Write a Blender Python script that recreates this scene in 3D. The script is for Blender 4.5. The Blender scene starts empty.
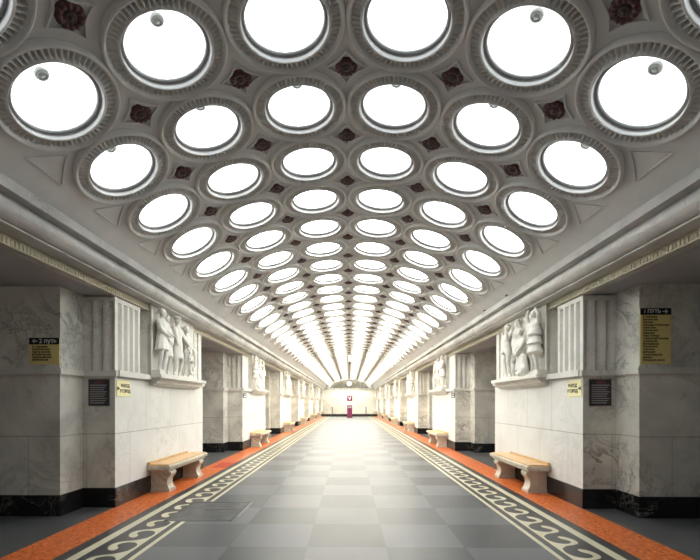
import bpy, bmesh, math, random
from math import sin, cos, pi, radians, sqrt
from mathutils import Vector, Matrix
from mathutils.geometry import tessellate_polygon

random.seed(7)
S = bpy.context.scene
COL = S.collection

# ------------------------------------------------------------------ camera
FPX = 419.0
cam_d = bpy.data.cameras.new('camera')
cam_d.sensor_fit = 'HORIZONTAL'
cam_d.sensor_width = 36.0
cam_d.lens = FPX / 700 * 36.0
YAW = radians(0.7)
VPX, VPY = 349.5, 403.0
cam_d.shift_x = (350 - (VPX - FPX * math.tan(YAW))) / 700
cam_d.shift_y = (VPY - 280) / 700
cam = bpy.data.objects.new('camera', cam_d)
cam.location = (0.03, 0, 1.5)
cam.rotation_euler = (radians(90), 0, YAW)
COL.objects.link(cam)
S.camera = cam

# ------------------------------------------------------------------ world / exposure
W = bpy.data.worlds.new('world')
S.world = W
W.use_nodes = True
bg = W.node_tree.nodes['Background']
bg.inputs[0].default_value = (0.95, 0.97, 1.0, 1)
bg.inputs[1].default_value = 0.21
S.view_settings.view_transform = 'Standard'
S.view_settings.look = 'None'
S.view_settings.gamma = 1
S.view_settings.use_curve_mapping = False
S.view_settings.exposure = 0.0
S.cycles.max_bounces = 8
S.cycles.diffuse_bounces = 6
S.cycles.glossy_bounces = 4

# lamp output along the hall: (distance, strength); the lamps by the camera are the weakest
LAMP_STOPS = [(2.5, 1.6), (5.0, 2.4), (8.2, 6.2), (13.0, 9.4), (22.0, 11.2)]
TINT_NEAR, TINT_FAR = (0.90, 0.97, 1.0, 1), (1.0, 0.945, 0.80, 1)

# ------------------------------------------------------------------ materials
def new_mat(name):
    m = bpy.data.materials.new(name)
    m.use_nodes = True
    return m, m.node_tree.nodes, m.node_tree.links, m.node_tree.nodes['Principled BSDF']

def nmath(N, L, op, a, b=None, clamp=False):
    n = N.new('ShaderNodeMath'); n.operation = op; n.use_clamp = clamp
    for i, v in enumerate((a, b)):
        if v is None: continue
        if isinstance(v, (int, float)): n.inputs[i].default_value = v
        else: L.new(v, n.inputs[i])
    return n.outputs[0]

def mix(N, L, f, a, b):
    n = N.new('ShaderNodeMix'); n.data_type = 'RGBA'
    if isinstance(f, (int, float)): n.inputs[0].default_value = f
    else: L.new(f, n.inputs[0])
    for i, v in ((6, a), (7, b)):
        if isinstance(v, tuple): n.inputs[i].default_value = v
        else: L.new(v, n.inputs[i])
    return n.outputs[2]

def noise(N, L, scale, detail=4, rough=0.55, dist=0.0, coord='Object', stretch=None):
    tc = N.new('ShaderNodeTexCoord')
    src = tc.outputs[coord]
    if stretch:
        mp = N.new('ShaderNodeMapping'); mp.inputs['Scale'].default_value = stretch
        L.new(src, mp.inputs[0]); src = mp.outputs[0]
    n = N.new('ShaderNodeTexNoise')
    n.inputs['Scale'].default_value = scale; n.inputs['Detail'].default_value = detail
    n.inputs['Roughness'].default_value = rough; n.inputs['Distortion'].default_value = dist
    L.new(src, n.inputs['Vector'])
    return n.outputs[0]

def ramp(N, L, f, stops, const=False):
    r = N.new('ShaderNodeValToRGB')
    if const: r.color_ramp.interpolation = 'CONSTANT'
    e = r.color_ramp.elements
    e[0].position, e[0].color = stops[0]
    e[1].position, e[1].color = stops[-1]
    for p, c in stops[1:-1]:
        x = e.new(p); x.color = c
    L.new(f, r.inputs[0])
    return r.outputs[0]

def g(v, w=0.0):           # linear grey with optional warmth
    return (v, v * (1 - 0.3 * w), v * (1 - w), 1)

def plain(name, c, rough=0.5, metal=0.0, var=0.0, scale=8.0):
    m, N, L, B = new_mat(name)
    c = tuple(c[:3]) + (1,)
    if var:
        f = noise(N, L, scale, 5)
        d = tuple(x * (1 - var) for x in c[:3]) + (1,)
        u = tuple(min(1, x * (1 + var * 0.5)) for x in c[:3]) + (1,)
        L.new(ramp(N, L, f, [(0.3, d), (0.7, u)]), B.inputs['Base Color'])
    else:
        B.inputs['Base Color'].default_value = c
    B.inputs['Roughness'].default_value = rough
    B.inputs['Metallic'].default_value = metal
    return m

def marble(name, base, dark, vein, rough=0.32, joints=True):
    m, N, L, B = new_mat(name)
    f1 = noise(N, L, 1.1, 8, 0.62, 0.6)
    c = ramp(N, L, f1, [(0.34, dark), (0.6, base)])
    f2 = noise(N, L, 1.7, 10, 0.74, 0.7)
    v = nmath(N, L, 'ABSOLUTE', nmath(N, L, 'SUBTRACT', f2, 0.5))
    v = nmath(N, L, 'SUBTRACT', 1.0, nmath(N, L, 'MULTIPLY', v, 26.0), True)
    f3 = noise(N, L, 0.9, 3, 0.5)
    v = nmath(N, L, 'MULTIPLY', v, nmath(N, L, 'SUBTRACT', nmath(N, L, 'MULTIPLY', f3, 3.2), 1.35, ), True)
    v = nmath(N, L, 'MULTIPLY', v, 0.85, True)
    c = mix(N, L, v, c, vein)
    f4 = noise(N, L, 7.0, 6, 0.7, 1.0)
    sp = ramp(N, L, f4, [(0.60, (0, 0, 0, 1)), (0.70, (1, 1, 1, 1))])
    c = mix(N, L, nmath(N, L, 'MULTIPLY', sp, 0.38), c, vein)
    if joints:
        tc = N.new('ShaderNodeTexCoord'); sx = N.new('ShaderNodeSeparateXYZ')
        L.new(tc.outputs['Object'], sx.inputs[0])
        z = sx.outputs[2]
        hz = nmath(N, L, 'LESS_THAN', nmath(N, L, 'ABSOLUTE', nmath(N, L, 'SUBTRACT', z, 1.056)), 0.0055)
        up = nmath(N, L, 'GREATER_THAN', z, 1.056)
        xy = nmath(N, L, 'ADD', nmath(N, L, 'ABSOLUTE', sx.outputs[0]), sx.outputs[1])
        xy = nmath(N, L, 'ADD', xy, nmath(N, L, 'MULTIPLY', up, 0.43))
        vt = nmath(N, L, 'LESS_THAN', nmath(N, L, 'PINGPONG', xy, 0.47), 0.0035)
        lo = nmath(N, L, 'LESS_THAN', z, 1.95)
        j = nmath(N, L, 'MULTIPLY', nmath(N, L, 'MAXIMUM', hz, vt), lo)
        c = mix(N, L, nmath(N, L, 'MULTIPLY', j, 0.55), c, g(0.12, 0.3))
    L.new(c, B.inputs['Base Color'])
    B.inputs['Roughness'].default_value = rough
    return m

M = {}
M['marble'] = marble('veined_grey_marble', (0.80, 0.785, 0.71, 1), (0.52, 0.515, 0.475, 1), (0.06, 0.055, 0.035, 1))
M['white'] = marble('clean_white_marble', (0.84, 0.835, 0.81, 1), (0.76, 0.75, 0.71, 1), (0.60, 0.58, 0.50, 1))
M['stone'] = marble('carved_pale_marble', (0.76, 0.74, 0.69, 1), (0.62, 0.60, 0.55, 1), (0.40, 0.37, 0.29, 1), 0.5, False)
M['benchstone'] = marble('bench_marble', (0.66, 0.62, 0.52, 1), (0.50, 0.47, 0.38, 1), (0.25, 0.23, 0.17, 1), 0.4, False)
M['cornice'] = marble('cornice_marble', (0.60, 0.59, 0.56, 1), (0.38, 0.38, 0.37, 1), (0.20, 0.20, 0.19, 1), 0.4, False)
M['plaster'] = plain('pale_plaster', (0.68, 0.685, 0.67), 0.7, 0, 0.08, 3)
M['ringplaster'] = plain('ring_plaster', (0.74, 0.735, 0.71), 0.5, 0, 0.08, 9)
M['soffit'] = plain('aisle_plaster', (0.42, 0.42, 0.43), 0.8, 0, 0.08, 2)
M['bead'] = plain('bead_strip_stone', (0.60, 0.56, 0.42), 0.6, 0, 0.1, 20)
M['rim'] = plain('pale_enamel_rim', (0.80, 0.80, 0.79), 0.35)
M['collar'] = plain('grey_metal_collar', (0.30, 0.30, 0.30), 0.35, 0.6)
M['holder'] = plain('grey_glass_holder', (0.22, 0.22, 0.20), 0.25, 0.3)
M['rosette'] = plain('dark_red_enamel', (0.085, 0.028, 0.03), 0.42, 0, 0.3, 30)
M['boss'] = plain('rosette_boss', (0.05, 0.03, 0.03), 0.3)
M['lunette'] = plain('weathered_grey_carving', (0.12, 0.115, 0.095), 0.7)
M['wood'] = None
M['signblack'] = plain('sign_black', (0.012, 0.012, 0.014), 0.4)
M['signochre'] = plain('sign_ochre', (0.84, 0.70, 0.29), 0.45)
M['signyellow'] = plain('sign_yellow', (0.96, 0.90, 0.52), 0.45)
M['signwhite'] = plain('sign_white', (0.85, 0.85, 0.85), 0.4)
M['ink'] = plain('sign_ink', (0.03, 0.022, 0.01), 0.5)
M['plaque'] = plain('plaque_dark', (0.03, 0.027, 0.03), 0.35)
M['plaqueline'] = plain('plaque_lines', (0.33, 0.32, 0.33), 0.5)
M['plaquered'] = plain('plaque_red', (0.16, 0.04, 0.05), 0.5)
M['magenta'] = plain('magenta_enamel', (0.17, 0.001, 0.065), 0.4)
M['darkmetal'] = plain('dark_metal', (0.03, 0.03, 0.032), 0.4, 0.5)
M['hatch'] = plain('hatch_steel', (0.085, 0.088, 0.092), 0.42, 0.1, 0.5, 5)
M['hatchedge'] = plain('hatch_frame', (0.045, 0.046, 0.05), 0.4, 0.4)
M['hatchline'] = plain('hatch_worn_edge', (0.30, 0.30, 0.29), 0.5)
M['redplate'] = plain('red_plate', (0.45, 0.035, 0.02), 0.4)
M['cream'] = plain('cream_inlay', (0.66, 0.62, 0.45), 0.32, 0, 0.12, 6)
M['lamprail'] = plain('rail_steel', (0.25, 0.25, 0.24), 0.3, 0.7)

def mk_wood():
    m, N, L, B = new_mat('varnished_oak')
    f = noise(N, L, 6, 6, 0.6, 0.6, stretch=(9, 0.7, 9))
    L.new(ramp(N, L, f, [(0.3, (0.50, 0.28, 0.10, 1)), (0.7, (0.74, 0.50, 0.24, 1))]), B.inputs['Base Color'])
    B.inputs['Roughness'].default_value = 0.35
    return m
M['wood'] = mk_wood()

def mk_black():
    m, N, L, B = new_mat('black_marble')
    f2 = noise(N, L, 1.6, 9, 0.7, 1.8)
    v = nmath(N, L, 'ABSOLUTE', nmath(N, L, 'SUBTRACT', f2, 0.5))
    v = nmath(N, L, 'SUBTRACT', 1.0, nmath(N, L, 'MULTIPLY', v, 60.0), True)
    v = nmath(N, L, 'MULTIPLY', v, nmath(N, L, 'SUBTRACT', nmath(N, L, 'MULTIPLY', noise(N, L, 2.2, 3), 4.0), 2.0), True)
    L.new(mix(N, L, v, (0.014, 0.014, 0.015, 1), (0.35, 0.33, 0.28, 1)), B.inputs['Base Color'])
    B.inputs['Roughness'].default_value = 0.2
    return m
M['black'] = mk_black()

def mk_floor():
    m, N, L, B = new_mat('polished_stone_floor')
    tc = N.new('ShaderNodeTexCoord'); sx = N.new('ShaderNodeSeparateXYZ')
    L.new(tc.outputs['Object'], sx.inputs[0])
    x, y = sx.outputs[0], sx.outputs[1]
    T = 0.82
    ix = nmath(N, L, 'FLOOR', nmath(N, L, 'DIVIDE', nmath(N, L, 'ADD', x, 0.41 + 20 * T), T))
    iy = nmath(N, L, 'FLOOR', nmath(N, L, 'DIVIDE', nmath(N, L, 'ADD', y, -4.36 + 20 * T), T))
    chk = nmath(N, L, 'MODULO', nmath(N, L, 'ADD', ix, iy), 2.0)
    wn = N.new('ShaderNodeTexWhiteNoise'); wn.noise_dimensions = '2D'
    cb = N.new('ShaderNodeCombineXYZ'); L.new(ix, cb.inputs[0]); L.new(iy, cb.inputs[1]); L.new(cb.outputs[0], wn.inputs['Vector'])
    cl = noise(N, L, 2.6, 7, 0.65, 0.8)
    var = nmath(N, L, 'ADD', nmath(N, L, 'MULTIPLY', wn.outputs[0], 0.5), nmath(N, L, 'MULTIPLY', cl, 0.5))
    dk = ramp(N, L, var, [(0.2, (0.060, 0.065, 0.072, 1)), (0.8, (0.089, 0.095, 0.105, 1))])
    lt = ramp(N, L, var, [(0.2, (0.106, 0.113, 0.124, 1)), (0.8, (0.138, 0.146, 0.160, 1))])
    tile = mix(N, L, chk, dk, lt)
    px = nmath(N, L, 'PINGPONG', nmath(N, L, 'ADD', x, 0.41), T / 2)
    py = nmath(N, L, 'PINGPONG', nmath(N, L, 'ADD', y, -4.36), T / 2)
    jt = nmath(N, L, 'LESS_THAN', nmath(N, L, 'MINIMUM', px, py), 0.0025)
    tile = mix(N, L, nmath(N, L, 'MULTIPLY', jt, 0.5), tile, (0.03, 0.03, 0.03, 1))
    border = ramp(N, L, cl, [(0.3, (0.040, 0.041, 0.043, 1)), (0.7, (0.068, 0.069, 0.071, 1))])
    aisle = ramp(N, L, cl, [(0.3, (0.060, 0.062, 0.066, 1)), (0.7, (0.100, 0.103, 0.107, 1))])
    cream = ramp(N, L, cl, [(0.3, (0.58, 0.55, 0.40, 1)), (0.7, (0.70, 0.66, 0.49, 1))])
    fo = noise(N, L, 22.0, 6, 0.75, 0.6)
    orange = ramp(N, L, fo, [(0.36, (0.10, 0.028, 0.012, 1)), (0.45, (0.56, 0.11, 0.022, 1)), (0.56, (0.68, 0.17, 0.04, 1)), (0.64, (0.82, 0.36, 0.14, 1))])
    ax = nmath(N, L, 'ABSOLUTE', x)
    def above(v): return nmath(N, L, 'GREATER_THAN', ax, v)
    c = tile
    for v, col in ((2.044, cream), (2.096, border), (2.588, cream), (2.69, border), (2.822, orange), (3.343, aisle)):
        c = mix(N, L, above(v), c, col)
    # dark stone band across the far end of the hall
    c = mix(N, L, nmath(N, L, 'GREATER_THAN', y, 47.0), c, (0.02, 0.02, 0.02, 1))
    L.new(c, B.inputs['Base Color'])
    rr = nmath(N, L, 'ADD', nmath(N, L, 'MULTIPLY', cl, 0.14), 0.30)
    L.new(rr, B.inputs['Roughness'])
    B.inputs['IOR'].default_value = 1.40
    return m
M['floor'] = mk_floor()

def mk_glow():
    m, N, L, B = new_mat('lit_opal_dome')
    geo = N.new('ShaderNodeNewGeometry'); sx = N.new('ShaderNodeSeparateXYZ')
    L.new(geo.outputs['Position'], sx.inputs[0])
    mr = N.new('ShaderNodeMapRange'); mr.inputs[1].default_value = 3.0; mr.inputs[2].default_value = 18.0
    mr.inputs[3].default_value = 0; mr.inputs[4].default_value = 1
    L.new(sx.outputs[1], mr.inputs[0])
    top = LAMP_STOPS[-1][1]
    st = nmath(N, L, 'MULTIPLY', ramp(N, L, nmath(N, L, 'DIVIDE', sx.outputs[1], 30.0),
                                      [(y / 30.0, (v / top, v / top, v / top, 1)) for y, v in LAMP_STOPS]), top)
    B.inputs['Base Color'].default_value = (0.8, 0.8, 0.8, 1)
    L.new(mix(N, L, mr.outputs[0], TINT_NEAR, TINT_FAR), B.inputs['Emission Color'])
    L.new(st, B.inputs['Emission Strength'])
    return m
M['glow'] = mk_glow()

# ------------------------------------------------------------------ helpers
def obj(name, bm, mat, parent=None, loc=None, smooth=False):
    me = bpy.data.meshes.new(name)
    if smooth:
        for f in bm.faces: f.smooth = True
    bm.to_mesh(me); bm.free()
    for mm in (mat if isinstance(mat, (list, tuple)) else [mat]): me.materials.append(mm)
    o = bpy.data.objects.new(name, me); COL.objects.link(o)
    if parent: o.parent = parent
    if loc: o.location = loc
    return o

def tag(o, label=None, cat=None, group=None, kind=None):
    if label: o['label'] = label
    if cat: o['category'] = cat
    if group: o['group'] = group
    if kind: o['kind'] = kind
    return o

def empty(name, loc, rot=(0, 0, 0)):
    o = bpy.data.objects.new(name, None); COL.objects.link(o)
    o.location = loc; o.rotation_euler = rot
    o.empty_display_size = 0.1
    return o

def copy_tree(o, parent=None):
    c = o.copy(); COL.objects.link(c)
    if parent: c.parent = parent
    for ch in list(o.children): copy_tree(ch, c)
    return c

def box(bm, x0, x1, y0, y1, z0, z1, bev=0.0):
    vs = [bm.verts.new((x, y, z)) for x in (x0, x1) for y in (y0, y1) for z in (z0, z1)]
    q = lambda *i: bm.faces.new([vs[k] for k in i])
    fs = [q(0, 1, 3, 2), q(4, 6, 7, 5), q(0, 4, 5, 1), q(2, 3, 7, 6), q(0, 2, 6, 4), q(1, 5, 7, 3)]
    if bev:
        ed = {e for f in fs for e in f.edges}
        bmesh.ops.bevel(bm, geom=list(ed), offset=bev, segments=2, affect='EDGES', profile=0.6)

def prism(bm, pts, axis, a0, a1, cap=True):
    """Extrude a closed 2-D outline along an axis ('x','y','z')."""
    def P(p, a):
        if axis == 'y': return (p[0], a, p[1])
        if axis == 'x': return (a, p[0], p[1])
        return (p[0], p[1], a)
    A = [bm.verts.new(P(p, a0)) for p in pts]
    B_ = [bm.verts.new(P(p, a1)) for p in pts]
    n = len(pts)
    for i in range(n):
        bm.faces.new((A[i], A[(i + 1) % n], B_[(i + 1) % n], B_[i]))
    if cap:
        tri = tessellate_polygon([[Vector((p[0], p[1], 0)) for p in pts]])
        for t in tri:
            for V in (A, B_):
                try: bm.faces.new([V[k] for k in t])
                except ValueError: pass

def fix(bm):
    bmesh.ops.recalc_face_normals(bm, faces=bm.faces[:])
    return bm

def lathe(bm, prof, n=48, a0=0.0):
    rings = []
    for r, z in prof:
        if r < 1e-6: rings.append([bm.verts.new((0, 0, z))])
        else: rings.append([bm.verts.new((r * cos(a0 + 2 * pi * i / n), r * sin(a0 + 2 * pi * i / n), z)) for i in range(n)])
    for A, B_ in zip(rings, rings[1:]):
        for i in range(n):
            j = (i + 1) % n
            if len(B_) == 1: bm.faces.new((A[i], A[j], B_[0]))
            elif len(A) == 1: bm.faces.new((A[0], B_[j], B_[i]))
            else: bm.faces.new((A[i], A[j], B_[j], B_[i]))

def spline(pts, per=6, closed=False):
    out = []
    n = len(pts)
    for i in range(n - 1 if not closed else n):
        p0 = pts[(i - 1) % n] if (closed or i > 0) else pts[0]
        p1, p2 = pts[i], pts[(i + 1) % n]
        p3 = pts[(i + 2) % n] if (closed or i + 2 < n) else pts[-1]
        for k in range(per):
            t = k / per
            out.append(tuple(0.5 * (2 * b + (c - a) * t + (2 * a - 5 * b + 4 * c - d) * t * t + (3 * b - a - 3 * c + d) * t ** 3)
                             for a, b, c, d in zip(p0, p1, p2, p3)))
    if not closed: out.append(tuple(pts[-1]))
    return out

ONES = ['zeroth', 'first', 'second', 'third', 'fourth', 'fifth', 'sixth', 'seventh', 'eighth', 'ninth', 'tenth', 'eleventh', 'twelfth',
        'thirteenth', 'fourteenth', 'fifteenth', 'sixteenth', 'seventeenth', 'eighteenth', 'nineteenth']
TENS = {2: ('twenty', 'twentieth'), 3: ('thirty', 'thirtieth'), 4: ('forty', 'fortieth'), 5: ('fifty', 'fiftieth')}
def ordinal(n):
    if n < 20: return ONES[n]
    t, o = divmod(n, 10)
    return TENS[t][1] if o == 0 else TENS[t][0] + '-' + ONES[o]

def text_mesh(s, size, align='LEFT', bold=0.0, line=1.0):
    cu = bpy.data.curves.new('t', 'FONT')
    cu.body = s; cu.size = size; cu.align_x = align; cu.align_y = 'CENTER'
    cu.extrude = 0.0008; cu.offset = bold; cu.space_line = line
    to = bpy.data.objects.new('t', cu); COL.objects.link(to)
    dg = bpy.context.evaluated_depsgraph_get()
    me = bpy.data.meshes.new_from_object(to.evaluated_get(dg))
    bpy.data.objects.remove(to); bpy.data.curves.remove(cu)
    bm = bmesh.new(); bm.from_mesh(me); bpy.data.meshes.remove(me)
    return bm

# ------------------------------------------------------------------ hall dimensions
HALL0, HALL1 = -3.0, 53.0
R, DEL = 4.66, 1.0 / 4.66
ZC = 4.657 - R
WX, SX, BX = 3.35, 3.815, 5.3        # hall face, side of the pylon body, outer end of the pylon
PER, Z0 = 7.2, 6.0
NPY = 7
AISLE_X = 7.2
SOF = 3.05

def vault(a, y, h=0.0):              # arc position, hall position, depth into the hall
    t = a / R
    return Vector(((R - h) * sin(t), y, ZC + (R - h) * cos(t)))

# floor
bm = bmesh.new(); box(bm, -AISLE_X, AISLE_X, HALL0, HALL1 + 0.6, -0.2, 0)
tag(obj('floor', fix(bm), M['floor']), kind='structure')

# ceiling: a barrel vault with one round opening per lamp
ROW0, NROW = 2.42, 51
ARC_END = radians(41.2) * R
bm = bmesh.new()
def quad(pts):
    bm.faces.new([bm.verts.new(p) for p in pts])
NS = 24
for k in range(NROW):
    yc = ROW0 + k
    for c in range(6):
        ac = c - 2.5
        ring, sq = [], []
        for i in range(NS):
            t = 2 * pi * i / NS + pi / 4
            dx, dy = cos(t), sin(t)
            m = max(abs(dx), abs(dy))
            sq.append((ac + 0.5 * dx / m, yc + 0.5 * dy / m))
            ring.append((ac + 0.465 * dx, yc + 0.465 * dy))
        A = [bm.verts.new(vault(*p)) for p in sq]; Bv = [bm.verts.new(vault(*p)) for p in ring]
        for i in range(NS):
            bm.faces.new((A[i], A[(i + 1) % NS], Bv[(i + 1) % NS], Bv[i]))
ye = ROW0 + NROW - 0.5
def strip(a0, a1, y0, y1, n):
    for i in range(n):
        u, v = a0 + (a1 - a0) * i / n, a0 + (a1 - a0) * (i + 1) / n
        quad([vault(u, y0), vault(v, y0), vault(v, y1), vault(u, y1)])
strip(3.0, ARC_END, HALL0, HALL1, 4); strip(-ARC_END, -3.0, HALL0, HALL1, 4)
strip(-3.0, 3.0, HALL0, ROW0 - 0.5, 24); strip(-3.0, 3.0, ye, HALL1, 24)
bmesh.ops.remove_doubles(bm, verts=bm.verts[:], dist=0.0005)
bmesh.ops.recalc_face_normals(bm, faces=bm.faces[:])
ceiling = tag(obj('ceiling', bm, M['plaster'], smooth=True), kind='structure')

# mouldings on the vault: hollow-sided frames round the rosettes, little triangles along the edges
bm = bmesh.new()
def ribbon(path, w, h):
    """closed raised moulding on the vault following (arc, y) points"""
    n = len(path)
    cx = sum(p[0] for p in path) / n; cy = sum(p[1] for p in path) / n
    lo, hi, inn = [], [], []
    for p in path:
        d = Vector((p[0] - cx, p[1] - cy)); ln = d.length; d /= ln
        q = lambda r, hh: bm.verts.new(vault(cx + d.x * r, cy + d.y * r, hh))
        lo.append((q(ln, 0.0), q(ln, h), q(ln - w, h), q(ln - w, -0.004)))
    for i in range(n):
        a, b = lo[i], lo[(i + 1) % n]
        for j in range(3):
            bm.faces.new((a[j], b[j], b[j + 1], a[j + 1]))
for k in range(NROW - 1):
    yc = ROW0 + k + 0.5
    nseg = 5 if k < 16 else 1
    for c in range(5):
        ac = c - 2.0
        for scale, w in ((0.150, 0.018),):
            path = []
            for q in range(4):
                t0, t1 = q * pi / 2, (q + 1) * pi / 2
                p0 = Vector((cos(t0), sin(t0))) * scale * 1.3; p1 = Vector((cos(t1), sin(t1))) * scale * 1.3
                for i in range(nseg):
                    u = i / nseg
                    p = p0.lerp(p1, u); p *= 1 - 0.16 * sin(pi * u)
                    path.append((ac + p.x, yc + p.y))
            ribbon(path, w, 0.022)
    if k < 20:
        for s in (-1, 1):
            tri = [(s * 2.80, yc), (s * 3.07, yc - 0.24), (s * 3.07, yc + 0.24)]
            if s < 0: tri = tri[::-1]
            path = []
            for i in range(3):
                p0, p1 = Vector(tri[i]), Vector(tri[(i + 1) % 3])
                for u in (0, 0.34, 0.67):
                    p = p0.lerp(p1, u); path.append((p.x, p.y))
            ribbon(path, 0.014, 0.012)
fix(bm)
tag(obj('trim_1', bm, M['plaster']), kind='structure')

# cornices with bead strips, one on each side
def cornice(s, name, bname):
    arc = []
    p0, p1 = Vector((3.105, 3.392)), Vector((3.205, 3.195))
    ch = p1 - p0; nrm = Vector((-ch.y, ch.x)).normalized()
    if nrm.x > 0: nrm = -nrm
    for i in range(11):
        u = i / 10
        arc.append(tuple(p0.lerp(p1, u) + nrm * 0.092 * sqrt(max(0, 1 - (2 * u - 1) ** 2))))
    pts = [(3.45, 3.56), (3.13, 3.56), (3.06, 3.522), (3.0, 3.507), (3.0, 3.402), (3.09, 3.400)] + arc + \
          [(3.205, 3.185), (3.16, 3.185), (3.16, 3.168), (3.19, 3.160), (3.375, 3.160), (3.375, SOF - 0.002), (3.45, SOF - 0.002)]
    pts = [(s * x, z) for x, z in pts]
    b = bmesh.new(); prism(b, pts, 'y', HALL0, HALL1); fix(b)
    o = obj(name, b, M['cornice']); tag(o, kind='structure')
    b = bmesh.new()
    x0, x1 = sorted((s * 3.352, s * 3.37)); box(b, x0, x1, HALL0, HALL1, SOF + 0.002, 3.158)
    xa, xb = sorted((s * 3.338, s * 3.354))
    y = HALL0 + 0.01
    while y < HALL1 - 0.04:
        box(b, xa, xb, y, y + 0.036, SOF + 0.018, 3.132); y += 0.052
    xa, xb = sorted((s * 3.334, s * 3.354)); box(b, xa, xb, HALL0, HALL1, SOF + 0.002, SOF + 0.016)
    o = obj(bname, fix(b), M['bead']); tag(o, kind='structure')
cornice(-1, 'trim_2', 'trim_4'); cornice(1, 'trim_3', 'trim_5')

# aisle ceilings with a shallow coffer, aisle walls
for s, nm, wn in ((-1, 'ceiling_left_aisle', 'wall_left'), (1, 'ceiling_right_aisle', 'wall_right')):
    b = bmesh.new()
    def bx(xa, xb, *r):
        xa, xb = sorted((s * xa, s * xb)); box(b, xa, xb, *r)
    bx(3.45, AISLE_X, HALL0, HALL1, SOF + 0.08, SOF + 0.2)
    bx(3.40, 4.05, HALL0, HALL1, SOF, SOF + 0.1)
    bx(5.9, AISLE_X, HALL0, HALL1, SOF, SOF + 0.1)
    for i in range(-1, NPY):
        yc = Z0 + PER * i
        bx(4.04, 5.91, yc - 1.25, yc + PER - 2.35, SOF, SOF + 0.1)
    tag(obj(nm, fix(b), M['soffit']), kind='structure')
    b = bmesh.new(); bx(AISLE_X, AISLE_X + 0.2, HALL0, HALL1 + 0.6, 0, SOF + 0.2)
    tag(obj(wn, fix(b), M['marble']), kind='structure')

# end wall with the lunette field
b = bmesh.new(); box(b, -AISLE_X, AISLE_X, HALL1, HALL1 + 0.3, 0, 5.0)
for x in (-2.2, -0.75, 0.75, 2.2):
    box(b, x - 0.012, x + 0.012, HALL1 - 0.012, HALL1 + 0.01, 0.3, 3.15)
tag(obj('wall_back', fix(b), M['stone']), kind='structure')
b = bmesh.new(); box(b, -WX, WX, HALL1 - 0.06, HALL1, 0, 0.12)
tag(obj('baseboard_back', fix(b), M['black']), kind='structure')
b = bmesh.new()
box(b, -WX, WX, HALL1 - 0.12, HALL1, 3.16, 3.34); box(b, -WX, WX, HALL1 - 0.18, HALL1, 3.34, 3.42)
n = 28
for i in range(n):
    for rr0, rr1 in ((0.0, 0.2),):
        t0, t1 = -0.66 + 1.32 * i / n, -0.66 + 1.32 * (i + 1) / n
        pts = [((R - rr0) * sin(t0), ZC + (R - rr0) * cos(t0)), ((R - rr0) * sin(t1), ZC + (R - rr0) * cos(t1)),
               ((R - rr1) * sin(t1), ZC + (R - rr1) * cos(t1)), ((R - rr1) * sin(t0), ZC + (R - rr1) * cos(t0))]
        prism(b, pts, 'y', HALL1 - 0.12, HALL1)
tag(obj('trim_6', fix(b), M['cornice']), kind='structure')

# ------------------------------------------------------------------ pylons
def groove_outline(s):
    """L-shaped cross-section of the fluted block: concave flutes to the camera, V flutes to the hall"""
    out = []
    y0 = Z0
    # from the body along the front towards the hall
    x = SX
    out.append((x, y0))
    for cx in (3.735, 3.585, 3.435):
        out += [(cx + 0.066, y0), (cx + 0.045, y0 + 0.004), (cx + 0.015, y0 + 0.018), (cx - 0.02, y0 + 0.042), (cx - 0.05, y0 + 0.078), (cx - 0.062, y0 + 0.082),
                (cx - 0.064, y0)]
    out.append((WX, y0))
    for j in range(4):
        ya = y0 + 0.075 + j * 0.16
        out += [(WX, ya), (WX + 0.055, ya + 0.018), (WX + 0.055, ya + 0.05), (WX, ya + 0.105)]
    out += [(WX, y0 + 0.72), (SX, y0 + 0.72)]
    return [(s * px, py - Z0) for px, py in out]

def pylon(s):
    """local origin on the hall axis at the near hall-side corner of the pylon"""
    LEN = 3.6
    def bx(b, xa, xb, y0, y1, z0, z1):
        xa, xb = sorted((s * xa, s * xb)); box(b, xa, xb, y0, y1, z0, z1)
    b = bmesh.new()
    bx(b, SX, BX, -0.48, LEN + 0.4, 0.27, SOF)               # body
    bx(b, WX, SX, 0, LEN, 0.27, 1.90)                          # lower front
    bx(b, 3.50, SX, 0.70, LEN - 0.02, 1.90, SOF)               # recessed field behind the relief
    fix(b)
    for f in b.faces:
        if abs(f.normal.x) > 0.9 and abs(f.calc_center_median().x) < WX + 0.01: f.material_index = 1
    body = obj('pillar', b, [M['marble'], M['white']])
    b = bmesh.new()
    bx(b, SX - 0.02, BX + 0.02, -0.5, LEN + 0.42, 0, 0.277); bx(b, WX - 0.018, SX, -0.02, LEN + 0.02, 0, 0.277)
    obj('plinth', fix(b), M['black'], body)
    b = bmesh.new()
    P = 0.04
    bx(b, SX - P, BX + P, -0.48 - P, LEN + 0.4 + P, 1.885, 1.965)
    bx(b, WX - P, SX, -P, LEN + P, 1.885, 1.965)
    bx(b, SX - 0.012, BX + 0.012, -0.492, LEN + 0.412, 1.860, 1.886)
    bx(b, WX - 0.012, SX, -0.012, LEN + 0.012, 1.860, 1.886)
    bx(b, WX - 0.06, WX, 0.02, 1.12, 1.885, 1.975)
    obj('ledge', fix(b), M['stone'], body)
    b = bmesh.new()
    prism(b, groove_outline(s), 'z', 1.96, 2.97, cap=True)
    bx(b, WX - 0.003, SX, -0.003, 0.723, 2.97, SOF - 0.02)
    bx(b, WX + 0.05, SX, 0.05, 0.72, SOF - 0.021, SOF)
    # far fluted strip
    for j in range(4):
        y0 = LEN - 0.52 + j * 0.13
        bx(b, WX + (0.0 if j % 2 == 0 else 0.03), SX - 0.2, y0, y0 + 0.13, 1.96, SOF)
    obj('fluted_block', fix(b), M['stone'], body)
    return body

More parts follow.
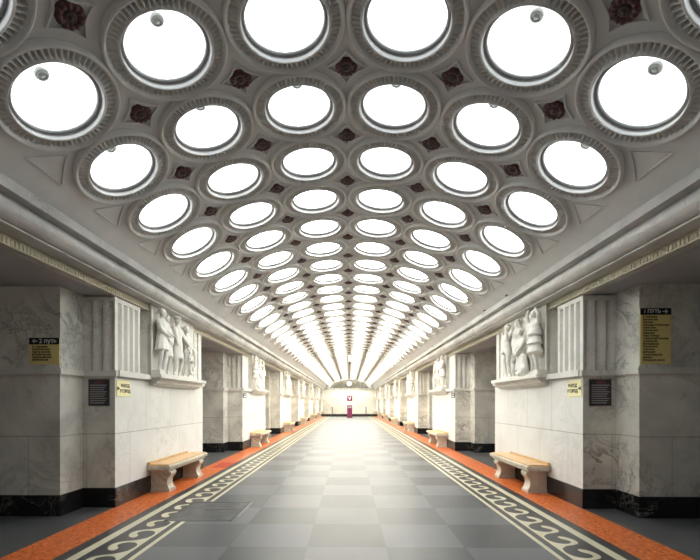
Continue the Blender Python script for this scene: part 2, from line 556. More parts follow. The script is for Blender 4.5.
SIDE = {-1: 'along the 2 путь sign side', 1: 'along the 1 путь sign side'}
for s in (-1, 1):
    proto = pylon(s)
    for k in range(NPY):
        o = proto if k == 0 else copy_tree(proto)
        o.location = (0, Z0 + PER * k, 0)
        tag(o, '%s marble pylon %s of the hall' % (ordinal(k + 1), SIDE[s]), 'pillar', 'marble pylons along the hall', 'structure')
    # the pylon beside and behind the camera
    o = copy_tree(proto); o.location = (0, Z0 - PER, 0)
    tag(o, 'marble pylon beside the camera %s' % SIDE[s], 'pillar', 'marble pylons along the hall', 'structure')

# ------------------------------------------------------------------ wave inlay in the floor borders
WAVE = [(0.08, .14), (0.28, .09), (0.50, .11), (0.67, .26), (0.71, .48), (0.63, .65), (0.50, .69), (0.40, .63), (0.30, .54), (0.18, .52),
        (0.10, .58), (0.16, .74), (0.34, .86), (0.53, .89), (0.69, .82), (0.80, .63), (0.89, .36), (1.08, .14)]
PITCH, VB, VH = 0.411, 2.17, 0.36
for s, nm in ((-1, 'trim_7'), (1, 'trim_8')):
    b = bmesh.new()
    y, i = (0.9 if s < 0 else 1.0), 0
    while y < 50.6:
        sp = spline(WAVE, 4 if y < 12 else 2)
        poly = [(sp[0][0], 0.0)] + sp + [(sp[-1][0], 0.0)]
        pts = []
        for u, v in poly:
            yy = y + PITCH * (u if s < 0 else 1.2 - u)
            pts.append(Vector((s * (VB + VH * v), yy, 0.0015)))
        vs = [b.verts.new(p) for p in pts]
        for t in tessellate_polygon([pts]):
            f = b.faces.new([vs[k] for k in t])
            if f.normal.z < 0: pass
        y += PITCH
    for f in b.faces:
        f.normal_update()
        if f.normal.z < 0: f.normal_flip()
    tag(obj(nm, b, M['cream']), kind='structure')

# ------------------------------------------------------------------ ceiling lamps
def lamp_meshes():
    # fluted plaster ring, hall side = -z
    b = bmesh.new()
    NF, PS = 60, 8
    n = NF * PS
    prof = [(0.499, 0.0, 0), (0.5, 0.030, 0), (0.493, 0.056, 0), (0.480, 0.066, 0), (0.467, 0.056, 0), (0.461, 0.036, 0), (0.456, 0.030, 0),
            (0.450, 0.034, .7), (0.438, 0.036, 1), (0.396, 0.044, 1), (0.384, 0.047, .7), (0.378, 0.050, 0), (0.371, 0.050, 0),
            (0.366, 0.056, 0), (0.360, 0.054, 0), (0.358, 0.048, 0)]
    rings = []
    for r, h, m in prof:
        row = []
        for i in range(n):
            t = (i % PS) / PS
            gsh = (0, 0.04, 0.22, 0.75, 1.0, 1.0, 0.75, 0.22)[i % PS]
            hh = h - 0.065 * m * gsh
            a = 2 * pi * i / n
            row.append(b.verts.new((r * cos(a), r * sin(a), -hh)))
        rings.append(row)
    for A, B_ in zip(rings, rings[1:]):
        for i in range(n):
            j = (i + 1) % n
            b.faces.new((A[i], A[j], B_[j], B_[i]))
    ring = b
    b = bmesh.new()
    lathe(b, [(0.3585, -0.049), (0.355, -0.035), (0.351, -0.006), (0.346, -0.003)], 48); rim = b
    b = bmesh.new()
    lathe(b, [(0.348, -0.002), (0.346, -0.014), (0.336, -0.018), (0.325, -0.014), (0.321, 0.012)], 48); collar = b
    b = bmesh.new()
    D, rr = 0.29, 0.323
    lathe(b, [(rr * cos(t), 0.01 + D * sin(t)) for t in [0, .25, .5, .8, 1.1, 1.35]] + [(0, 0.01 + D)], 24); dome = b
    b = bmesh.new()
    lathe(b, [(0.0, 0.225), (0.02, 0.222), (0.034, 0.230), (0.036, 0.224), (0.052, 0.226), (0.058, 0.240), (0.052, 0.256), (0.030, 0.268), (0.020, 0.30)], 16); holder = b
    return ring, rim, collar, dome, holder

ringm, rimm, collm, domem, holdm = lamp_meshes()
def lamp_proto():
    e = empty('ceiling_lamp', (0, 0, 0))
    obj('ring', ringm, M['ringplaster'], e, smooth=True)
    obj('rim', rimm, M['rim'], e, smooth=True)
    obj('collar', collm, M['collar'], e, smooth=True)
    obj('dome', domem, M['glow'], e, smooth=True)
    obj('lamp_holder', holdm, M['holder'], e, smooth=True)
    return e
lp = lamp_proto()
COLN = ['first', 'second', 'third', 'fourth', 'fifth', 'sixth']
first = True
for k in range(NROW):
    for c in range(6):
        a = c - 2.5
        if first: o = lp; first = False
        else:
            o = lp.copy(); COL.objects.link(o)
            for ch in lp.children:
                if ch.name.startswith('lamp_holder') and k > 5: continue
                d = ch.copy(); COL.objects.link(d); d.parent = o
        o.location = vault(a, ROW0 + k)
        o.rotation_euler = (0, a / R, 0)
        tag(o, 'round lit ceiling lamp, %s row from the near end, %s column from the left' % (ordinal(k + 1), COLN[c]),
            'ceiling lamp', 'round lamps covering the vault')

# ------------------------------------------------------------------ rosettes between the lamps
def rosette_mesh():
    b = bmesh.new()
    n = 64
    prof = [(0.100, 0.0, 0), (0.104, 0.012, 1), (0.098, 0.030, 1), (0.080, 0.042, 1), (0.060, 0.036, .7), (0.048, 0.024, .2), (0.040, 0.022, 0)]
    rows = []
    for r, h, m in prof:
        rows.append([b.verts.new(((r - 0.010 * m * (0.5 - 0.5 * abs(cos(6 * 2 * pi * i / n)))) * cos(2 * pi * i / n),
                                  (r - 0.010 * m * (0.5 - 0.5 * abs(cos(6 * 2 * pi * i / n)))) * sin(2 * pi * i / n),
                                  -(h - 0.012 * m * (1 - abs(cos(6 * 2 * pi * i / n)))))) for i in range(n)])
    for A, B_ in zip(rows, rows[1:]):
        for i in range(n):
            j = (i + 1) % n
            b.faces.new((A[i], A[j], B_[j], B_[i]))
    p = b
    b = bmesh.new()
    lathe(b, [(0.041, -0.020), (0.038, -0.032), (0.026, -0.036), (0.022, -0.030), (0.016, -0.044), (0, -0.048)], 24)
    return p, b
pm, bmz = rosette_mesh()
rp = obj('ceiling_rosette', pm, M['rosette'], smooth=True)
obj('boss', bmz, M['boss'], rp, smooth=True)
first = True
for k in range(NROW - 1):
    for c in range(5):
        a = c - 2.0
        if first: o = rp; first = False
        else:
            o = rp.copy(); COL.objects.link(o)
            if k < 12:
                d = rp.children[0].copy(); COL.objects.link(d); d.parent = o
        o.location = vault(a, ROW0 + k + 0.5)
        o.rotation_euler = (0, a / R, 0)
        tag(o, 'dark red ceiling rosette, %s row from the near end, %s column from the left' % (ordinal(k + 1), COLN[c]),
            'rosette', 'dark red rosettes between the lamps')

# ------------------------------------------------------------------ benches
def bench(s):
    """hall-facing side at smaller |x|; local y from 0 (near end) to 1.85"""
    e = empty('bench', (0, 0, 0))
    L_ = 1.85
    def bx(b, xa, xb, y0, y1, z0, z1, bev=0):
        xa, xb = sorted((s * xa, s * xb)); box(b, xa, xb, y0, y1, z0, z1, bev)
    b = bmesh.new()
    pts = [(3.325, 0.385), (2.985, 0.385), (2.962, 0.398), (2.955, 0.425), (2.955, 0.448), (2.965, 0.455), (3.325, 0.455)]
    prism(b, [(s * x, z) for x, z in pts], 'y', 0.0, L_)
    bx(b, 3.00, 3.325, 0.05, L_ - 0.05, 0.355, 0.386)
    obj('slab', fix(b), M['benchstone'], e)
    for y0 in (0.11, 1.46):
        prof = [(3.325, 0.0), (3.035, 0.0), (3.02, 0.01), (3.015, 0.05), (3.03, 0.075)]
        prof += spline([(3.03, 0.075), (3.048, 0.12), (3.05, 0.18), (3.035, 0.23), (3.005, 0.262), (2.985, 0.30), (2.99, 0.335), (3.02, 0.357)], 4)[1:]
        prof += [(3.325, 0.357)]
        b = bmesh.new(); prism(b, [(s * x, z) for x, z in prof], 'y', y0, y0 + 0.22)
        bx(b, 3.005, 3.325, y0 - 0.018, y0 + 0.238, 0, 0.05)
        obj('leg', fix(b), M['benchstone'], e)
    for i, (xa, xb) in enumerate(((2.985, 3.085), (3.09, 3.19), (3.195, 3.29))):
        b = bmesh.new(); bx(b, xa, xb, 0.02, L_ - 0.03, 0.454, 0.476, 0.004); fix(b)
        obj('plank', b, M['wood'], e)
    b = bmesh.new(); bx(b, 3.292, 3.326, 0.0, L_ - 0.2, 0.454, 0.515, 0.004)
    obj('back_rail', fix(b), M['wood'], e)
    return e
for s in (-1, 1):
    proto = bench(s)
    for k in range(NPY):
        o = proto if k == 0 else copy_tree(proto)
        o.location = (0, Z0 + 0.93 + PER * k, 0)
        tag(o, 'marble bench with oak planks, %s from the near end %s' % (ordinal(k + 1), SIDE[s]), 'bench', 'marble benches along the hall')

# ------------------------------------------------------------------ reliefs
def solid_remesh(name, builder, mat, parent, voxel=0.016, depth_scale=None):
    b = bmesh.new(); builder(b); fix(b)
    me = bpy.data.meshes.new(name); b.to_mesh(me); b.free()
    o = bpy.data.objects.new(name, me); COL.objects.link(o)
    md = o.modifiers.new('r', 'REMESH'); md.mode = 'VOXEL'; md.voxel_size = voxel; md.use_smooth_shade = True
    sm = o.modifiers.new('s', 'SMOOTH'); sm.factor = 0.5; sm.iterations = 3
    dg = bpy.context.evaluated_depsgraph_get()
    m2 = bpy.data.meshes.new_from_object(o.evaluated_get(dg))
    bpy.data.objects.remove(o); bpy.data.meshes.remove(me)
    m2.name = name; m2.materials.clear(); m2.materials.append(mat)
    o = bpy.data.objects.new(name, m2); COL.objects.link(o); o.parent = parent
    return o

def cap(b, p, q, r0, r1, n=10):
    """tapered capsule"""
    p, q = Vector(p), Vector(q)
    d = (q - p); L_ = d.length or 1e-4
    rot = Vector((0, 0, 1)).rotation_difference(d.normalized()).to_matrix()
    prof = [(0, -r0), (r0 * .7, -r0 * .7), (r0, 0), (r1, L_), (r1 * .7, L_ + r1 * .7), (0, L_ + r1)]
    rings = []
    for r, z in prof:
        if r == 0: rings.append([b.verts.new(p + rot @ Vector((0, 0, z)))])
        else: rings.append([b.verts.new(p + rot @ Vector((r * cos(2 * pi * i / n), r * sin(2 * pi * i / n), z))) for i in range(n)])
    for A, B_ in zip(rings, rings[1:]):
        for i in range(n):
            j = (i + 1) % n
            if len(A) == 1: b.faces.new((A[0], B_[j], B_[i]))
            elif len(B_) == 1: b.faces.new((A[i], A[j], B_[0]))
            else: b.faces.new((A[i], A[j], B_[j], B_[i]))

def ell(b, c, r, n=12):
    mt = Matrix.Translation(Vector(c)) @ Matrix.Diagonal(Vector((r[0], r[1], r[2], 1)))
    bmesh.ops.create_uvsphere(b, u_segments=n, v_segments=n - 2, radius=1.0, matrix=mt)

def frustum(b, c0, r0, c1, r1, n=16, folds=0, amp=0.0):
    A, B_ = [], []
    for i in range(n):
        t = 2 * pi * i / n
        w = 1 + amp * cos(folds * t)
        A.append(b.verts.new((c0[0] + r0[0] * w * cos(t), c0[1] + r0[1] * w * sin(t), c0[2])))
        B_.append(b.verts.new((c1[0] + r1[0] * cos(t), c1[1] + r1[1] * sin(t), c1[2])))
    for i in range(n):
        j = (i + 1) % n
        b.faces.new((A[i], A[j], B_[j], B_[i]))
    b.faces.new(A[::-1]); b.faces.new(B_)

# A figure is laid out with x = out of the slab, y = along the slab, z = up; height 1 = whole figure
def figure(y, z0, H, out=0.10, face=0, skirt=None, arms=(), legs=((-.05, 0), (.06, .02)), tiers=0, apron=False, hat=False, lean=0.0):
    def build(b):
        k = H
        hip = Vector((out, y, z0 + 0.50 * k)); sh = Vector((out, y + lean * k, z0 + 0.80 * k))
        head = Vector((out + 0.01, y + lean * 1.2 * k + face * 0.02 * k, z0 + 0.925 * k))
        ell(b, head, (0.058 * k, 0.052 * k + abs(face) * .008 * k, 0.072 * k))
        ell(b, head + Vector((0.02 * k if not face else 0, face * 0.058 * k, -0.012 * k)), (0.014 * k, 0.016 * k, 0.02 * k), 8)   # nose
        ell(b, head + Vector((-0.01, -face * 0.02 * k, 0.026 * k)), (0.062 * k, 0.060 * k, 0.055 * k))                          # hair
        if hat: ell(b, head + Vector((0, face * 0.02 * k, 0.05 * k)), (0.075 * k, 0.082 * k, 0.025 * k))
        cap(b, sh + Vector((0, 0, 0.0)), head, 0.032 * k, 0.030 * k)
        ell(b, sh.lerp(hip, 0.25), (0.078 * k, 0.115 * k, 0.13 * k))
        ell(b, sh.lerp(hip, 0.72), (0.070 * k, 0.090 * k, 0.13 * k))
        ell(b, hip, (0.078 * k, 0.098 * k, 0.09 * k))
        for dy, bend in legs:
            h = hip + Vector((0, dy * 0.8 * k, -0.02 * k)); kn = Vector((out + 0.02, y + (dy + bend) * k, z0 + 0.27 * k)); an = Vector((out - 0.01, y + dy * 1.1 * k, z0 + 0.045 * k))
            cap(b, h, kn, 0.060 * k, 0.042 * k); cap(b, kn, an, 0.042 * k, 0.028 * k)
            cap(b, an + Vector((0, 0, -0.02 * k)), an + Vector((0.02, 0.07 * k * (face or 1), -0.028 * k)), 0.026 * k, 0.020 * k)
        for side, elbow, hand in arms:
            s0 = sh + Vector((0.0, side * 0.115 * k, -0.015 * k))
            e = sh + Vector((elbow[0] * k, elbow[1] * k, elbow[2] * k)); hd = sh + Vector((hand[0] * k, hand[1] * k, hand[2] * k))
            cap(b, s0, e, 0.042 * k, 0.032 * k); cap(b, e, hd, 0.032 * k, 0.022 * k); ell(b, hd, (0.024 * k, 0.026 * k, 0.03 * k), 8)
        if skirt:
            frustum(b, (out, y, z0 + skirt * k), (0.105 * k, 0.145 * k), (out, y, z0 + 0.60 * k), (0.072 * k, 0.088 * k), 40, 9, 0.07)
        for t in range(tiers):
            zt = skirt + 0.015 + t * 0.135
            frustum(b, (out, y, z0 + zt * k), (0.13 * k, (0.170 - .02 * t) * k), (out, y, z0 + (zt + 0.10) * k), (0.085 * k, 0.115 * k), 40, 11, 0.05)
        if apron:
            frustum(b, (out + 0.03, y, z0 + 0.28 * k), (0.075 * k, 0.10 * k), (out + 0.02, y, z0 + 0.78 * k), (0.05 * k, 0.06 * k), 24, 5, 0.06)
        for v in b.verts: v.co.y = y + (v.co.y - y) * 1.28
    return build

def relief(s, variant):
    """local y from 0 (near end) along the hall; figures project towards the hall axis"""
    e = empty('relief_panel', (0, 0, 0))
    def bx(b, xa, xb, *r):
        xa, xb = sorted((s * xa, s * xb)); box(b, xa, xb, *r)
    b = bmesh.new()
    bx(b, 3.315, 3.50, 0.0, 1.95, 1.985, 3.158)
    bx(b, 3.295, 3.36, 0.0, 0.045, 1.985, 3.158)
    obj('panel', fix(b), M['stone'], e)
    b = bmesh.new()
    bx(b, 3.12, 3.49, -0.03, 2.18, 1.925, 1.985)
    prof = [(3.16, 1.925), (3.17, 1.895), (3.21, 1.87), (3.22, 1.84), (3.27, 1.82), (3.28, 1.80), (3.345, 1.80), (3.345, 1.925)]
    prism(b, [(s * x, z) for x, z in prof], 'y', 0.02, 2.12)
    obj('shelf', fix(b), M['stone'], e)
    b = bmesh.new(); bx(b, 3.16, 3.34, 0.02, 0.22, 1.985, 2.06); bx(b, 3.20, 3.34, 0.22, 1.86, 1.985, 2.02)
    obj('footing', fix(b), M['stone'], e)
    grp = empty('t', (0, 0, 0))
    Z = 2.02
    if variant == 0:
        figs = [figure(0.22, Z + .02, 0.99, 0.12, 1, 0.34, [(-1, (.05, -.10, -.16), (.12, .06, -.24)), (1, (.06, .10, -.17), (.10, .20, -.20))], ((-.06, 0), (.05, .03))),
                figure(0.54, Z, 0.97, 0.06, -1, 0.30, [(1, (.05, .12, -.17), (.10, .02, -.30)), (-1, (.05, -.10, -.18), (.09, .0, -.26))], ((-.05, 0), (.07, 0))),
                figure(0.88, Z, 1.00, 0.12, -1, None, [(1, (.05, .14, -.14), (.10, .24, -.26)), (-1, (.05, -.11, -.18), (.10, -.16, -.30))], ((-.07, -.02), (.08, .05)), apron=True, hat=True),
                figure(1.42, Z, 0.92, 0.09, -1, None, [(-1, (.06, -.15, -.10), (.11, -.12, -.28)), (1, (.05, .10, -.18), (.10, -.02, -.33))], ((-.08, 0), (.08, .03)), lean=-.04)]
        def wheel(b):
            n = 36
            for i in range(n):
                t0, t1 = 2 * pi * i / n, 2 * pi * (i + 1) / n
                cap(b, (0.16, 1.50 + .17 * cos(t0), Z + .30 + .24 * sin(t0)), (0.16, 1.50 + .17 * cos(t1), Z + .30 + .24 * sin(t1)), .028, .028, 6)
            ell(b, (0.15, 1.50, Z + .30), (.05, .05, .06))
            for i in range(8):
                t0 = 2 * pi * i / 8
                cap(b, (0.14, 1.50, Z + .30), (0.14, 1.50 + .16 * cos(t0), Z + .30 + .23 * sin(t0)), .016, .016, 6)
        extras = [('wheel', wheel)]
    else:
        figs = [figure(0.23, Z + .0, 0.98, 0.13, 1, 0.30, [(-1, (.03, -.16, .09), (.04, -.08, .20)), (1, (.05, .15, .06), (.06, .10, .19))], ((-.05, 0), (.08, -.05)), tiers=3),
                figure(0.58, Z + .22, 0.80, 0.05, -1, None, [(1, (.03, .12, .06), (.05, .10, .20)), (-1, (.03, -.12, .02), (.06, -.05, .16))], ((-.05, 0), (.05, 0))),
                figure(0.80, Z - .14, 0.92, 0.13, 1, 0.22, [(1, (.07, .10, -.16), (.13, .02, -.26)), (-1, (.07, -.11, -.16), (.13, -.02, -.30))], ((-.05, 0), (.06, 0))),
                figure(1.12, Z + .06, 0.92, 0.06, -1, 0.36, [(1, (.05, .11, -.17), (.10, .05, -.30)), (-1, (.04, -.13, .04), (.06, -.12, .18))], ((-.05, 0), (.06, 0))),
                figure(1.52, Z, 0.97, 0.11, -1, None, [(-1, (.06, -.13, -.12), (.11, -.17, .03)), (1, (.05, .11, -.19), (.10, .04, -.34))], ((-.06, 0), (.07, .03)))]
        def drape(b):
            frustum(b, (0.13, 0.74, Z), (.09, .22), (0.13, 0.76, Z + .34), (.06, .14), 40, 7, .10)
            ell(b, (0.15, 0.62, Z + .08), (.07, .12, .10)); ell(b, (0.13, 1.14, Z + .10), (.06, .07, .12)); ell(b, (0.14, 1.14, Z + .27), (.045, .045, .055))
            cap(b, (0.10, 1.30, Z + .02), (0.10, 1.26, Z + .52), .03, .022)
        extras = [('draped_figures', drape)]
    # figures in front of the slab: x' = 3.34 - depth, towards the hall
    def place(o, nm):
        for v in o.data.vertices:
            v.co.x = s * (3.328 - max(-0.02, v.co.x * 1.0 - 0.012)); v.co.z = Z + (v.co.z - Z) * 1.11
        if s > 0: o.data.flip_normals()
        o.data.update()
    for f in figs:
        place(solid_remesh('figure', f, M['stone'], e), 'figure')
    for nm, f in extras:
        place(solid_remesh(nm, f, M['stone'], e), nm)
    bpy.data.objects.remove(grp)
    return e

NEARL = {-1: 'carved relief of standing workers with a wheel', 1: 'carved relief of workers with arms raised and a tiered skirt'}
for s in (-1, 1):
    pr = {0: relief(s, 0 if s < 0 else 1), 1: relief(s, 1 if s < 0 else 0)}
    used = {0: False, 1: False}
    for k in range(NPY):
        v = k % 2
        o = pr[v]
        if used[v]: o = copy_tree(pr[v])
        used[v] = True
        o.location = (0, Z0 + 1.0 + PER * k, 0)
        lab = (NEARL[s] + ' ' + SIDE[s]) if k == 0 else 'carved marble relief on the %s pylon %s' % (ordinal(k + 1), SIDE[s])
        tag(o, lab, 'relief', 'marble reliefs above the benches')

# ------------------------------------------------------------------ signs
def board(name, w, h, mat, parts, loc, rotz, label, cat, group=None, depth=0.012):
    """sign in its own x (right), z (up) frame facing -y; parts: (name, bmesh in x/y text plane, mat)"""
    b = bmesh.new(); box(b, -w / 2, w / 2, -depth, 0, -h / 2, h / 2, 0.002)
    o = obj(name, fix(b), mat)
    for nm, bm_, mt in parts:
        bmesh.ops.rotate(bm_, verts=bm_.verts[:], cent=(0, 0, 0), matrix=Matrix.Rotation(radians(90), 3, 'X'))
        bmesh.ops.translate(bm_, verts=bm_.verts[:], vec=(0, -depth - 0.0012, 0))
        obj(nm, bm_, mt, o)
    o.location = loc; o.rotation_euler = (0, 0, rotz)
    return tag(o, label, cat, group)

def shift(bm_, x, y):
    bmesh.ops.translate(bm_, verts=bm_.verts[:], vec=(x, y, 0)); return bm_

def join(*bs):
    out = bmesh.new()
    for b in bs:
        me = bpy.data.meshes.new('j'); b.to_mesh(me); b.free(); out.from_mesh(me); bpy.data.meshes.remove(me)
    return out

def rect(x0, x1, y0, y1):
    b = bmesh.new(); box(b, x0, x1, y0, y1, -0.0008, 0.0008); return b

def arrow(x, y, L_, d, t=0.006):
    """arrow pointing in direction d (+1 right, -1 left)"""
    b = bmesh.new()
    def bar(p, q):
        p, q = Vector(p), Vector(q); n = Vector((-(q - p).y, (q - p).x)).normalized() * t
        pts = [p + n, q + n, q - n, p - n]
        prism(b, [(x + v.x, y + v.y) for v in pts], 'z', -0.0008, 0.0008)
    bar((-d * L_ / 2, 0), (d * L_ / 2, 0)); bar((d * L_ / 2, 0), (d * L_ * 0.08, L_ * 0.36)); bar((d * L_ / 2, 0), (d * L_ * 0.08, -L_ * 0.36))
    return b

FY = Z0 - 0.48                       # front of the nearest pylon bodies
def pix(px, py, y):                  # direction through a picture point met at hall distance y
    u = (px - (VPX - FPX * math.tan(YAW))) / FPX
    t = y / (u * sin(YAW) + cos(YAW))
    return 0.03 + t * (u * cos(YAW) - sin(YAW)), 1.5 + t * (VPY - py) / FPX


# 2 put
xa, za = pix(29.8, 338.0, FY); xb, zb = pix(60.0, 364.5, FY)
w, h = xb - xa, za - zb
hh = h * 0.25
lines = ['К станциям:', 'Семёновская', 'Партизанская', 'Измайловская', 'Первомайская', 'Щёлковская']
parts = [('header', rect(-w / 2, w / 2, h / 2 - hh, h / 2), M['signblack'])]
tx = shift(text_mesh('2 путь', 0.082, 'LEFT', 0.0018), -w * 0.17, 0)
ar = arrow(-w * 0.30, 0, 0.066, -1, 0.0065)
for q in (tx, ar): bmesh.ops.translate(q, verts=q.verts[:], vec=(0, h / 2 - hh / 2, 0.0014))
parts.append(('arrow', ar, M['signwhite']))
parts.append(('heading_lettering', tx, M['signwhite']))
ls = [shift(text_mesh(t, 0.036, 'LEFT', 0.0012), -w * 0.40, h / 2 - hh - 0.030 - i * 0.0345) for i, t in enumerate(lines)]
parts.append(('lettering', join(*ls), M['ink']))
board('platform_sign', w, h, M['signochre'], parts, ((xa + xb) / 2, FY, (za + zb) / 2), 0,
      'ochre platform sign with black header reading 2 путь', 'sign')
# 1 put
xa, za = pix(639.6, 308.4, FY); xb, zb = pix(670.4, 364.2, FY)
w, h = xb - xa, za - zb
hh = h * 0.118
lines = ['К станциям:', 'Бауманская', 'Курская', 'Площадь Революции', 'Арбатская', 'Смоленская', 'Киевская', 'Парк Победы', 'Славянский бульвар',
         'Кунцевская', 'Молодёжная', 'Крылатское', 'Строгино', 'Мякинино', 'Волоколамская', 'Митино', 'Пятницкое шоссе']
parts = [('header', rect(-w / 2, w / 2, h / 2 - hh, h / 2), M['signblack'])]
tx = shift(text_mesh('1 ПУТЬ', 0.066, 'LEFT', 0.0018), -w * 0.40, 0)
ar = arrow(w * 0.30, 0, 0.066, 1, 0.0065)
for q in (tx, ar): bmesh.ops.translate(q, verts=q.verts[:], vec=(0, h / 2 - hh / 2, 0.0014))
parts.append(('arrow', ar, M['signwhite']))
parts.append(('heading_lettering', tx, M['signwhite']))
st = (h - hh - 0.045) / len(lines)
ls = [shift(text_mesh(t, 0.0325, 'LEFT', 0.0012), -w * 0.41, h / 2 - hh - 0.027 - i * st) for i, t in enumerate(lines)]
parts.append(('lettering', join(*ls), M['ink']))
board('platform_sign', w, h, M['signochre'], parts, ((xa + xb) / 2, FY, (za + zb) / 2), 0,
      'tall ochre platform sign with black header reading 1 путь', 'sign')

# yellow way-out signs on the hall faces
for s in (-1, 1):
    w, h = 0.38, 0.24
    d = -1 if s < 0 else 1
    t1 = shift(text_mesh('ВЫХОД', 0.064, 'CENTER', 0.003), -d * 0.04, 0.040)
    t2 = shift(text_mesh('В ГОРОД', 0.064, 'CENTER', 0.003), -d * 0.04, -0.040)
    parts = [('lettering', join(t1, t2), M['ink']), ('arrow', arrow(d * 0.148, -0.002, 0.066, d, 0.010), M['ink'])]
    board('exit_sign', w, h, M['signyellow'], parts, (s * WX, Z0 + 0.215, 1.715), radians(90) if s < 0 else radians(-90),
          'yellow way-out sign beside the %s platform sign' % ('2 путь' if s < 0 else '1 путь'), 'sign', 'yellow way-out signs')
# dark notice plaques on the front faces
for s in (-1, 1):
    xa, za = pix(89.2 if s < 0 else 589.0, 379.3, Z0); xb, zb = pix(109.6 if s < 0 else 610.6, 405.8, Z0)
    w, h = abs(xb - xa), za - zb
    rs = [rect(-w * .42, w * (.40 - .06 * ((i * 7) % 3)), h * (.26 - i * .083), h * (.26 - i * .083) + h * .032) for i in range(9)]
    rr = [rect(-w * .22, w * .24, h * .34, h * .40), rect(-w * .12, w * .14, h * .42, h * .455)]
    parts = [('text_lines', join(*rs), M['plaqueline']), ('red_heading', join(*rr), M['plaquered'])]
    board('notice_plaque', w, h, M['plaque'], parts, ((xa + xb) / 2, Z0, (za + zb) / 2), 0,
          'dark notice plaque with rows of small print beside the %s sign' % ('2 путь' if s < 0 else '1 путь'), 'plaque', 'dark notice plaques', 0.02)
# small black signs at the second pylons
for s in (-1, 1):
    y = Z0 + PER + 0.25
    w, h = 0.42, 0.17
    parts = [('lettering', join(shift(text_mesh('ВЫХОД', 0.062, 'CENTER', 0.002), 0, 0.035), rect(-w * .3, w * .3, -0.055, -0.015)), M['signwhite'])]
    board('direction_sign', w, h, M['signblack'], parts, (s * WX, y, 1.745), radians(90) if s < 0 else radians(-90),
          'small black sign on the second pylon %s' % SIDE[s], 'sign', 'small black signs on the second pylons')

# ------------------------------------------------------------------ floor hatch and red plate
e = empty('floor_hatch', (0, 0, 0))
tag(e, 'grey rectangular access cover set over the wave border', 'floor hatch')
b = bmesh.new(); box(b, -2.30, -1.50, 5.34, 6.30, -0.01, 0.003); obj('cover', fix(b), M['hatch'], e)
b = bmesh.new()
box(b, -2.335, -1.465, 5.30, 5.34, -0.01, 0.005); box(b, -2.335, -1.465, 6.29, 6.33, -0.01, 0.005)
box(b, -2.335, -2.30, 5.34, 6.29, -0.01, 0.004); box(b, -1.50, -1.465, 5.34, 6.29, -0.01, 0.004)
box(b, -2.0, -1.50, 5.86, 5.875, -0.01, 0.0045)
obj('frame', fix(b), M['hatchedge'], e)
b = bmesh.new(); box(b, -2.25, -1.50, 5.285, 5.298, -0.01, 0.004); box(b, -2.30, -1.50, 6.335, 6.345, -0.01, 0.004); box(b, -1.455, -1.43, 5.5, 6.3, -0.01, 0.002)
obj('worn_edge', fix(b), M['hatchline'], e)
b = bmesh.new(); box(b, -3.18, -2.83, 9.72, 10.5, -0.01, 0.004)
tag(obj('floor_plate', fix(b), M['redplate']), 'red rectangular plate set into the orange floor strip', 'floor plate')

# ------------------------------------------------------------------ far end: info column, posts, lunette ornament, pendant
def info_column():
    e = empty('information_column', (0.05, 43.0, 0))
    tag(e, 'magenta information column standing at the far end of the hall', 'information column')
    b = bmesh.new(); box(b, -0.26, 0.26, -0.14, 0.14, 0.03, 1.27, 0.02); obj('body', fix(b), M['magenta'], e)
    b = bmesh.new(); box(b, -0.30, 0.30, -0.2, 0.2, 0.0, 0.03); obj('base', fix(b), M['darkmetal'], e)
    b = bmesh.new(); box(b, -0.06, 0.06, -0.05, 0.05, 1.27, 1.72); obj('neck', fix(b), M['signwhite'], e)
    b = bmesh.new(); box(b, -0.27, 0.27, -0.12, 0.12, 1.70, 2.27, 0.02); head = obj('sign_head', fix(b), M['magenta'], e)
    b = bmesh.new()
    prism(b, [(-0.16, 2.16), (-0.09, 2.16), (0, 1.96), (0.09, 2.16), (0.16, 2.16), (0.035, 1.84), (-0.035, 1.84)], 'y', -0.128, -0.12)
    obj('emblem', fix(b), M['signwhite'], head)
    b = bmesh.new(); box(b, -0.20, 0.20, -0.148, -0.138, 0.98, 1.16); obj('panel', fix(b), M['plaqueline'], e)
info_column()
for i, px in enumerate((332.2, 366.0)):
    x, z = pix(px, 403, 47.5)
    e = empty('barrier_post', (x, 47.5, 0))
    tag(e, 'dark barrier post to the %s of the magenta column' % ('left' if i == 0 else 'right'), 'post', 'dark posts at the far end')
    b = bmesh.new(); lathe(b, [(0, 0), (0.16, 0), (0.16, 0.02), (0.05, 0.04), (0.04, 0.05)], 20); obj('foot', fix(b), M['darkmetal'], e, smooth=False)
    b = bmesh.new(); lathe(b, [(0.045, 0.04), (0.045, 0.98), (0.06, 0.99), (0.06, 1.04), (0, 1.06)], 16); obj('pole', fix(b), M['darkmetal'], e)

# lunette relief on the end wall
def lun(b):
    for i in range(-12, 13):
        x = i * 0.2
        top = ZC + sqrt((R - 0.25) ** 2 - x * x)
        if top < 3.6: continue
        zz = 3.46
        j = 0
        while zz < top - 0.08:
            ell(b, (x + random.uniform(-.06, .06), HALL1 - 0.16, zz + random.uniform(-.03, .03)), (random.uniform(.06, .14), 0.09, random.uniform(.06, .13)), 8)
            zz += 0.17
_l = lun
def lun(b):
    _l(b)
    pts = [(-2.45, 3.43), (2.45, 3.43)] + [((R - 0.21) * sin(t), ZC + (R - 0.21) * cos(t)) for t in [0.5 - i * 0.1 for i in range(11)]]
    prism(b, pts, 'y', HALL1 - 0.17, HALL1 - 0.07)
e = empty('lunette_relief', (0, HALL1, 3.45)); tag(e, 'carved ornament filling the arched lunette over the end wall', 'relief')
lo = solid_remesh('foliage', lun, M['lunette'], e, 0.03)
lo.matrix_parent_inverse = e.matrix_world.inverted() if False else Matrix.Translation((0, -HALL1, -3.45))
b = bmesh.new(); lathe(b, [(0.0, 0.12), (0.2, 0.12), (0.28, 0.08), (0.31, 0.0)], 32)
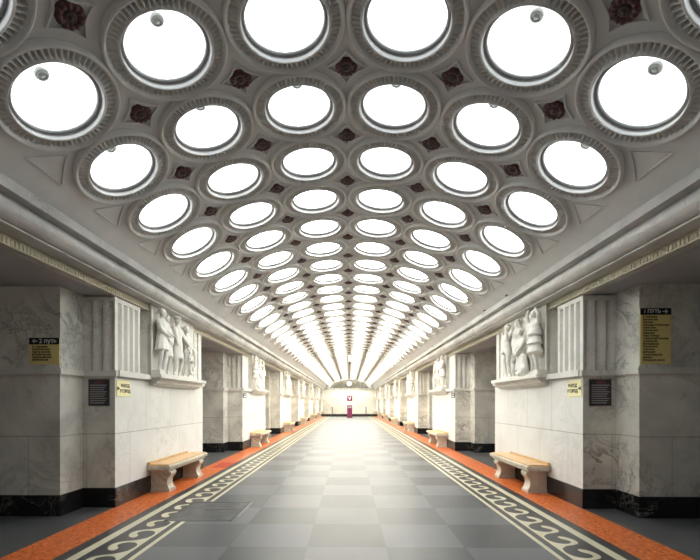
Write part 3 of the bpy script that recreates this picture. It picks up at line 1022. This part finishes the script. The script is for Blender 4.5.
bmesh.ops.rotate(b, verts=b.verts[:], cent=(0, 0, 0), matrix=Matrix.Rotation(radians(90), 3, 'X'))
md = obj('medallion', fix(b), M['rim'], e, (0, -0.2, 0.48), True)

b = bmesh.new(); box(b, -3.1, 3.1, 46.6, 47.0, 0, 0.27, 0.02)
tag(obj('trim_9', fix(b), M['black']), kind='structure')

# slim pendant hanging under the crown of the vault
Yp = 26.0
e = empty('hanging_speaker', (0.03, Yp, 4.62)); tag(e, 'slim white pendant with dark tip hanging below the vault crown', 'pendant')
b = bmesh.new(); lathe(b, [(0.012, 0.03), (0.012, -0.12), (0.05, -0.14), (0.075, -0.16), (0.075, -0.52), (0.055, -0.54)], 20); obj('tube', fix(b), M['signwhite'], e, smooth=False)
b = bmesh.new(); lathe(b, [(0.055, -0.54), (0.05, -0.70), (0.03, -0.74), (0, -0.745)], 20); obj('tip', fix(b), M['darkmetal'], e)

# little spotlights on the cornice of the right-hand side
spots = [(510.7, 8.0), (489.8, 9.3), (433.4, 15.1), (406.4, 22.3)]
def spot():
    e = empty('spotlight', (0, 0, 0))
    b = bmesh.new(); box(b, -0.035, 0.035, -0.03, 0.03, 0.0, 0.02); box(b, -0.008, 0.008, -0.008, 0.008, 0.02, 0.06); obj('bracket', fix(b), M['darkmetal'], e)
    b = bmesh.new(); lathe(b, [(0, -0.05), (0.028, -0.05), (0.035, 0.04), (0.04, 0.06), (0.03, 0.06), (0.0, 0.05)], 16)
    bmesh.ops.rotate(b, verts=b.verts[:], cent=(0, 0, 0), matrix=Matrix.Rotation(radians(75), 3, 'X'))
    bmesh.ops.translate(b, verts=b.verts[:], vec=(0, 0, 0.085)); obj('lamp_head', fix(b), M['darkmetal'], e)
    return e
sp0 = spot()
for i, (px, y) in enumerate(spots):
    o = sp0 if i == 0 else copy_tree(sp0)
    o.location = (3.033, y, 3.535)
    tag(o, 'small dark spotlight on the cornice above the 1 путь side, %s from the near end' % ordinal(i + 1), 'spotlight', 'small spotlights on the cornice')
